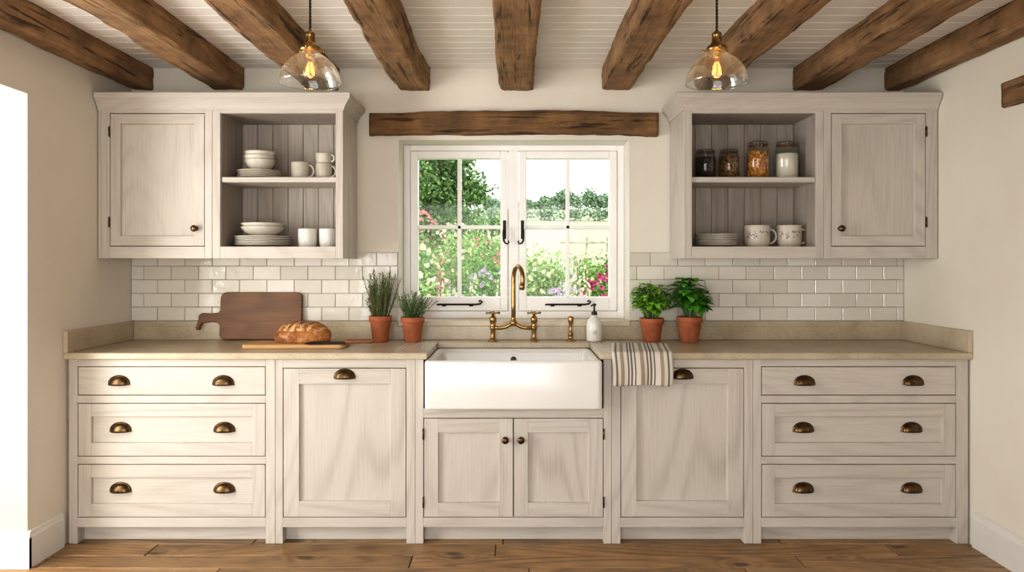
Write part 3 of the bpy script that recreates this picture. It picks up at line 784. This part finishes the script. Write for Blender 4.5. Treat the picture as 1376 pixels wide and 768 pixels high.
for k in range(110):
    a_=U(0,6.28); r0=U(0,.045); p=Vector((-.553+r0*math.cos(a_),PY-.01+r0*math.sin(a_)*.9,1.05))
    sp=U(.05,.9); d=Vector((math.cos(a_)*sp*(.65 if math.cos(a_)<0 else 1),math.sin(a_)*sp*.7,1)).normalized(); H=U(.08,.16)
    pts=[p]; cur=d.copy()
    for i in range(6):
        cur=(cur+Vector((U(-.15,.15),U(-.15,.15),-.02))).normalized(); pts.append(pts[-1]+cur*H/6)
    b.tube(pts,.0011,stem_m,4)
    nn=int(H*260)
    for i in range(nn):
        t=(i+2)/(nn+2)*6; i0=min(5,int(t)); q=pts[i0].lerp(pts[i0+1],t-i0)
        dd=Vector((U(-1,1),U(-1,1),U(-.1,1))).normalized(); leaf(b,q,dd,(0,0,1),U(.008,.014),.0065,thymem,.1,.1,2)
b.make('thyme_sprigs',E,fixn=False)
def basil(x,y,r,h,topz,rad,mat,nst,sz):
    E=group('potted_basil',(x,y,.925)); pot(E,x,y,r,h); b=B(); z0=.925+h*.9
    for k in range(nst):
        a_=U(0,6.28); r0=U(0,r*.6); p=Vector((x+r0*math.cos(a_),y+r0*math.sin(a_),z0))
        q=a_+U(-.6,.6); out=math.sqrt(R())*rad*.72; tz=z0+(topz-z0)*U(.4,.95)*(1-.3*(out/rad)**2)
        tip=Vector((x+math.cos(q)*out,y+math.sin(q)*out*.62,tz)); mid=p.lerp(tip,.5)+Vector((0,0,.01))
        pts=[p,p.lerp(mid,.5)+Vector((0,0,.004)),mid,mid.lerp(tip,.5)+Vector((0,0,.005)),tip]
        b.tube(pts,[.003,.0027,.0024,.002,.0015],stem_m,6)
        for lv,t in enumerate((.45,.7,.9,1.0)):
            c=pts[2].lerp(pts[4],(t-.5)*2) if t>.5 else pts[2]; L0=sz*(1.1-.45*max(0,t-.5))*U(.8,1.15)
            for s in range(2 if t<1 else 4):
                aa=q+lv*1.57+s*(math.pi if t<1 else math.pi/2)+U(-.3,.3)
                leaf(b,c,(math.cos(aa),math.sin(aa)*.8,U(.1,.7)),(0,0,1),L0*(1 if t<1 else .75),L0*.66,mat,U(.4,1.0),U(.15,.45),6)
    b.make('basil_leaves',E,fixn=False)
basil(.760,PY,.066,.130,1.255,.150,basil1,44,.054)
basil(.966,PY-.01,.070,.138,1.30,.138,basil2,28,.074)

# ------------------------------------------------------------------ pendants
def pendant(x,y=-1.42,zb=2.03):
    E=group('pendant_lamp',(x,y,zb)); 
    b=B(); pr=[(.1135,0),(.1155,.003),(.1145,.010),(.112,.025),(.105,.045),(.093,.066),(.076,.085),(.057,.100),(.040,.111),(.031,.120),(.030,.132)]
    b.lathe(pr,(x,y,zb),shade_m,56); b.tube([(x+.1145*math.cos(t),y+.1145*math.sin(t),zb+.001) for t in [2*math.pi*i/48 for i in range(49)]],.0026,jar_m,6,False)
    b.make('glass_shade',E,fixn=False)
    b=B(); b.lathe([(.036,.120),(.039,.122),(.039,.133),(.034,.140),(.026,.146),(.019,.156),(.017,.178),(.019,.182),(.016,.190),(.008,.197),(.005,.203)],(x,y,zb),brass,32,capb=True,capt=True)
    b.lathe([(.014,.095),(.017,.098),(.017,.122)],(x,y,zb),brass,20,capb=True)
    for k in range(3):
        t=2.1*k+.5; d=Vector((math.cos(t),math.sin(t),0)); p=Vector((x,y,zb+.128)); b.tube([p+d*.036,p+d*.05],.0035,brass,6); b.ball(tuple(p+d*.051),.006,brass,8)
    b.make('brass_gallery',E)
    b=B(); b.lathe([(.0135,.096),(.016,.088),(.026,.070),(.033,.050),(.032,.035),(.024,.020),(.012,.012),(.0005,.010)],(x,y,zb),bulb_m,24); b.make('bulb_glass',E,fixn=False)
    b=B()
    for k in range(6):
        t=k*math.pi/3; d=Vector((math.cos(t),math.sin(t),0)); p=Vector((x,y,zb)); b.tube([p+d*.006+Vector((0,0,.080)),p+d*.015+Vector((0,0,.035))],.0011,fil_m,5)
    b.tube([(x,y,zb+.095),(x,y,zb+.045)],.003,brass,6); b.make('filament',E)
    b=B()
    for s in (0,math.pi):
        b.tube([(x+.0028*math.cos(i*.9+s),y+.0028*math.sin(i*.9+s),zb+.20+i*(ZC-zb-.215)/60) for i in range(61)],.0026,cord_m,6)
    b.make('twisted_cord',E)
    b=B(); b.lathe([(.004,0),(.03,.006),(.05,.018),(.05,.024)],(x,y,ZC-.0245),brass,28,capb=True,capt=True); b.make('ceiling_rose',E)
    l=bpy.data.lights.new('lamp_glow','POINT'); l.energy=.5; l.color=(1,.62,.3); l.shadow_soft_size=.02
    o=bpy.data.objects.new('lamp_glow',l); o.parent=E; o.location=(0,0,.055); scene.collection.objects.link(o)
pendant(-.765); pendant(.765)

# ------------------------------------------------------------------ garden
def cloud(b,c,rad,n,size,mat,shell=.55,zmin=None):
    for _ in range(n):
        while True:
            v=Vector((U(-1,1),U(-1,1),U(-1,1)))
            if 1e-3<v.length<=1: break
        v=v.normalized()*(shell+(1-shell)*R())
        k=1+.25*noise.noise(v*2.2+Vector(c))
        p=Vector((c[0]+v.x*rad[0]*k,c[1]+v.y*rad[1]*k,c[2]+v.z*rad[2]*k))
        if zmin is not None and p.z<zmin+.06: continue
        d=Vector((U(-1,1),U(-1,1),U(-1,1))).normalized(); s=d.cross(Vector((U(-1,1),U(-1,1),U(-1,1)))).normalized(); L=size*U(.6,1.3)
        b.add([p-d*L*.5,p+s*L*.3,p+d*L*.5,p-s*L*.3],[(0,1,2,3)],mat)
GZ=-.1
b=B(); b.box(-30,30,.34,24,GZ-.1,GZ,lawn_m,0); b.make('garden_lawn')
b=B(); vs=[];fs=[]; n=20
for i in range(n+1):
    for j in range(n+1):
        x=-90+180*i/n; y=24+110*j/n; t=j/n; z=GZ-.02+ (y-22)*.145 if y<72 else GZ-.02+50*.145+(y-72)*.02
        vs.append((x,y,z+.6*noise.noise(Vector((x*.03,y*.03,0)))*min(1,t*3)))
for i in range(n):
    for j in range(n): fs.append((i*(n+1)+j,(i+1)*(n+1)+j,(i+1)*(n+1)+j+1,i*(n+1)+j+1))
b.add(vs,fs,field_m,True); b.make('hay_field_hill')
def hz(y): return GZ+(y-22)*.145
b=B()
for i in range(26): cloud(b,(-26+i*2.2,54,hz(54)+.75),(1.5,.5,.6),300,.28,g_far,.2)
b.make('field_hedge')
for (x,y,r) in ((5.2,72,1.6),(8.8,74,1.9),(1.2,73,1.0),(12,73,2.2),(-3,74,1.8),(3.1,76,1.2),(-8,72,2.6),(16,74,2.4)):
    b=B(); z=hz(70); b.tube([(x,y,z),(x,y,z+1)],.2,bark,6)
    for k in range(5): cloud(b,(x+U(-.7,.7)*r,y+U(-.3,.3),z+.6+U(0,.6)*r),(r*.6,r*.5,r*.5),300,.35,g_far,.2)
    b.make('distant_tree')
def tree(x,y,h,r,mat,nb=9,n=650,ls=.14):
    b=B(); b.tube([(x,y,GZ),(x+.05,y,h*.4),(x-.05,y,h*.8)],[.14,.11,.05],bark,8)
    for k in range(nb):
        a_=U(0,6.28); rr2=U(.2,.75)*r; cz=h*U(.42,.94)
        b.tube([(x,y,h*.4),(x+math.cos(a_)*rr2*.6,y+math.sin(a_)*rr2*.6,cz-.1)],[.05,.02],bark,5)
        cloud(b,(x+math.cos(a_)*rr2,y+math.sin(a_)*rr2,cz),(r*.42,r*.42,r*.34),n,ls,mat,.2)
    return b.make('garden_tree',fixn=False)
tree(-2.0,14,4.7,1.6,g_dark,26,850,.12); tree(-5.0,12,3.8,1.5,g_dark); tree(6.2,15,3.4,1.4,g_mid); tree(-.75,17,2.9,.9,g_mid,9,600,.12)
def shrub(x,y,h,r,mat,fl=None,nf=60,n=5600,ls=.05):
    b=B()
    for k in range(9):
        a_=U(0,6.28); q=U(0,.6)*r; cloud(b,(x+math.cos(a_)*q,y+math.sin(a_)*q,h*U(.36,.70)),(r*.48,r*.48,h*.30),n//9,ls,mat,.3,GZ)
    for k in range(7):
        a_=U(0,6.28); b.tube([(x,y,GZ),(x+math.cos(a_)*r*.4,y+math.sin(a_)*r*.4,h*.7)],[.015,.006],bark,5)
    if fl:
        for k in range(nf):
            a_=U(math.pi,2*math.pi); e=U(-.2,1.3); rr2=r*.98
            c=Vector((x+math.cos(a_)*math.cos(e)*rr2*.95,y+math.sin(a_)*math.cos(e)*rr2*.9,h*.5+h*.48*math.sin(e))); sz=U(.7,1.3)*.032
            for j in range(9): 
                d=Vector((U(-1,1),U(-1,.2),U(-1,1))).normalized(); s=d.cross(Vector((0,1,.2))).normalized(); L=sz
                p=c+d*L*.4; b.add([p-d*L*.6,p+s*L*.45,p+d*L*.6,p-s*L*.45],[(0,1,2,3)],fl)
    return b.make('garden_shrub',fixn=False)
shrub(-1.45,4.6,1.75,.75,g_mid,cream,90); shrub(-.55,5.6,1.75,.6,g_mid,rose,30); shrub(-.95,3.2,1.35,.5,g_pale,cream,80)
shrub(-.25,4.2,1.35,.42,g_mid,lilac,60); shrub(.35,4.6,1.6,.5,g_pale,cream,60); shrub(1.05,3.6,1.30,.5,g_mid,pink,150)
shrub(1.7,5.2,1.7,.7,g_mid,pink,60); shrub(.5,3.1,1.15,.4,g_pale,lilac,60); shrub(-1.75,8.3,2.35,.8,g_mid,rose,220)
shrub(.3,8.0,1.8,.8,g_mid,None); shrub(2.6,8.2,1.6,1.0,g_mid,cream,50); shrub(-2.6,5.2,1.8,.8,g_mid,pink,50); shrub(2.9,4.4,1.6,.7,g_pale,pink,50)
shrub(-.45,9.5,2.5,.7,g_pale,None); shrub(1.3,7.6,1.7,.9,g_mid,None); shrub(-.9,7.2,2.05,.5,g_pale,cream,40); shrub(.95,5.4,1.6,.6,g_pale,cream,40)
b=B()
for k in range(26):
    x=U(-1.6,1.9); y=U(2.2,2.6); h=U(1.05,1.4)
    b.tube([(x,y,GZ),(x+U(-.03,.03),y,h)],.006,stem_m,4); mt=random.choice([cream,lilac,pink,cream])
    for i in range(26):
        z=h-.35*i/26; w=.012+.03*i/26; a_=U(0,6.28); c=Vector((x+math.cos(a_)*w,y+math.sin(a_)*w,z)); d=Vector((U(-1,1),U(-1,1),U(-1,1))).normalized(); s=d.cross(Vector((.3,1,.2))).normalized(); L=.014
        b.add([c-d*L,c+s*L,c+d*L,c-s*L],[(0,1,2,3)],mt)
b.make('foxglove_bed',fixn=False)
b=B()
for i in range(5):
    x=1.15+i*.45; b.box(x-.025,x+.025,11.95,12.05,GZ,1.95,fence_m,.01)
for z in (.5,1.0,1.45,1.8): b.box(1.0,3.2,11.93,11.955,z,z+.05,fence_m,.005)
b.make('garden_fence')

# ------------------------------------------------------------------ light
w=bpy.data.worlds.new('sky'); scene.world=w; w.use_nodes=True; nt=w.node_tree
bg=nt.nodes['Background']
tc=nt.nodes.new('ShaderNodeTexCoord'); sp=nt.nodes.new('ShaderNodeSeparateXYZ'); rp=nt.nodes.new('ShaderNodeValToRGB')
nt.links.new(tc.outputs['Generated'],sp.inputs[0]); nt.links.new(sp.outputs[2],rp.inputs[0])
rp.color_ramp.elements[0].position=0; rp.color_ramp.elements[0].color=(1,.99,.97,1); rp.color_ramp.elements[1].position=.7; rp.color_ramp.elements[1].color=(.86,.93,1,1)
nt.links.new(rp.outputs[0],bg.inputs[0]); bg.inputs[1].default_value=2.6
def area(name,loc,rot,sx,sy,e,col):
    l=bpy.data.lights.new(name,'AREA'); l.shape='RECTANGLE'; l.size=sx; l.size_y=sy; l.energy=e; l.color=col
    o=bpy.data.objects.new(name,l); o.location=loc; o.rotation_euler=rot; scene.collection.objects.link(o)
area('left_doorway_daylight',(XL-.75,-2.15,1.25),(0,math.radians(-90),0),1.8,1.0,66,(1,.985,.96))
area('rear_fill_light',(-.6,-5.6,1.35),(math.radians(90),0,0),2.6,1.9,50,(1,.985,.965))  # added fill lamp behind the camera, shining in through the rear opening
cam=bpy.data.cameras.new('camera'); co=bpy.data.objects.new('camera',cam); scene.collection.objects.link(co); scene.camera=co
co.location=(0,-4.22,1.35); co.rotation_euler=(math.radians(90),0,0)
cam.sensor_width=36; cam.lens=36*1000/1376; cam.shift_x=-2/1376; cam.shift_y=-29/1376; cam.clip_end=500
scene.view_settings.view_transform='Standard'; scene.view_settings.exposure=0.0
for lk in ('Medium High Contrast','None'):
    try: scene.view_settings.look=lk; break
    except Exception: pass
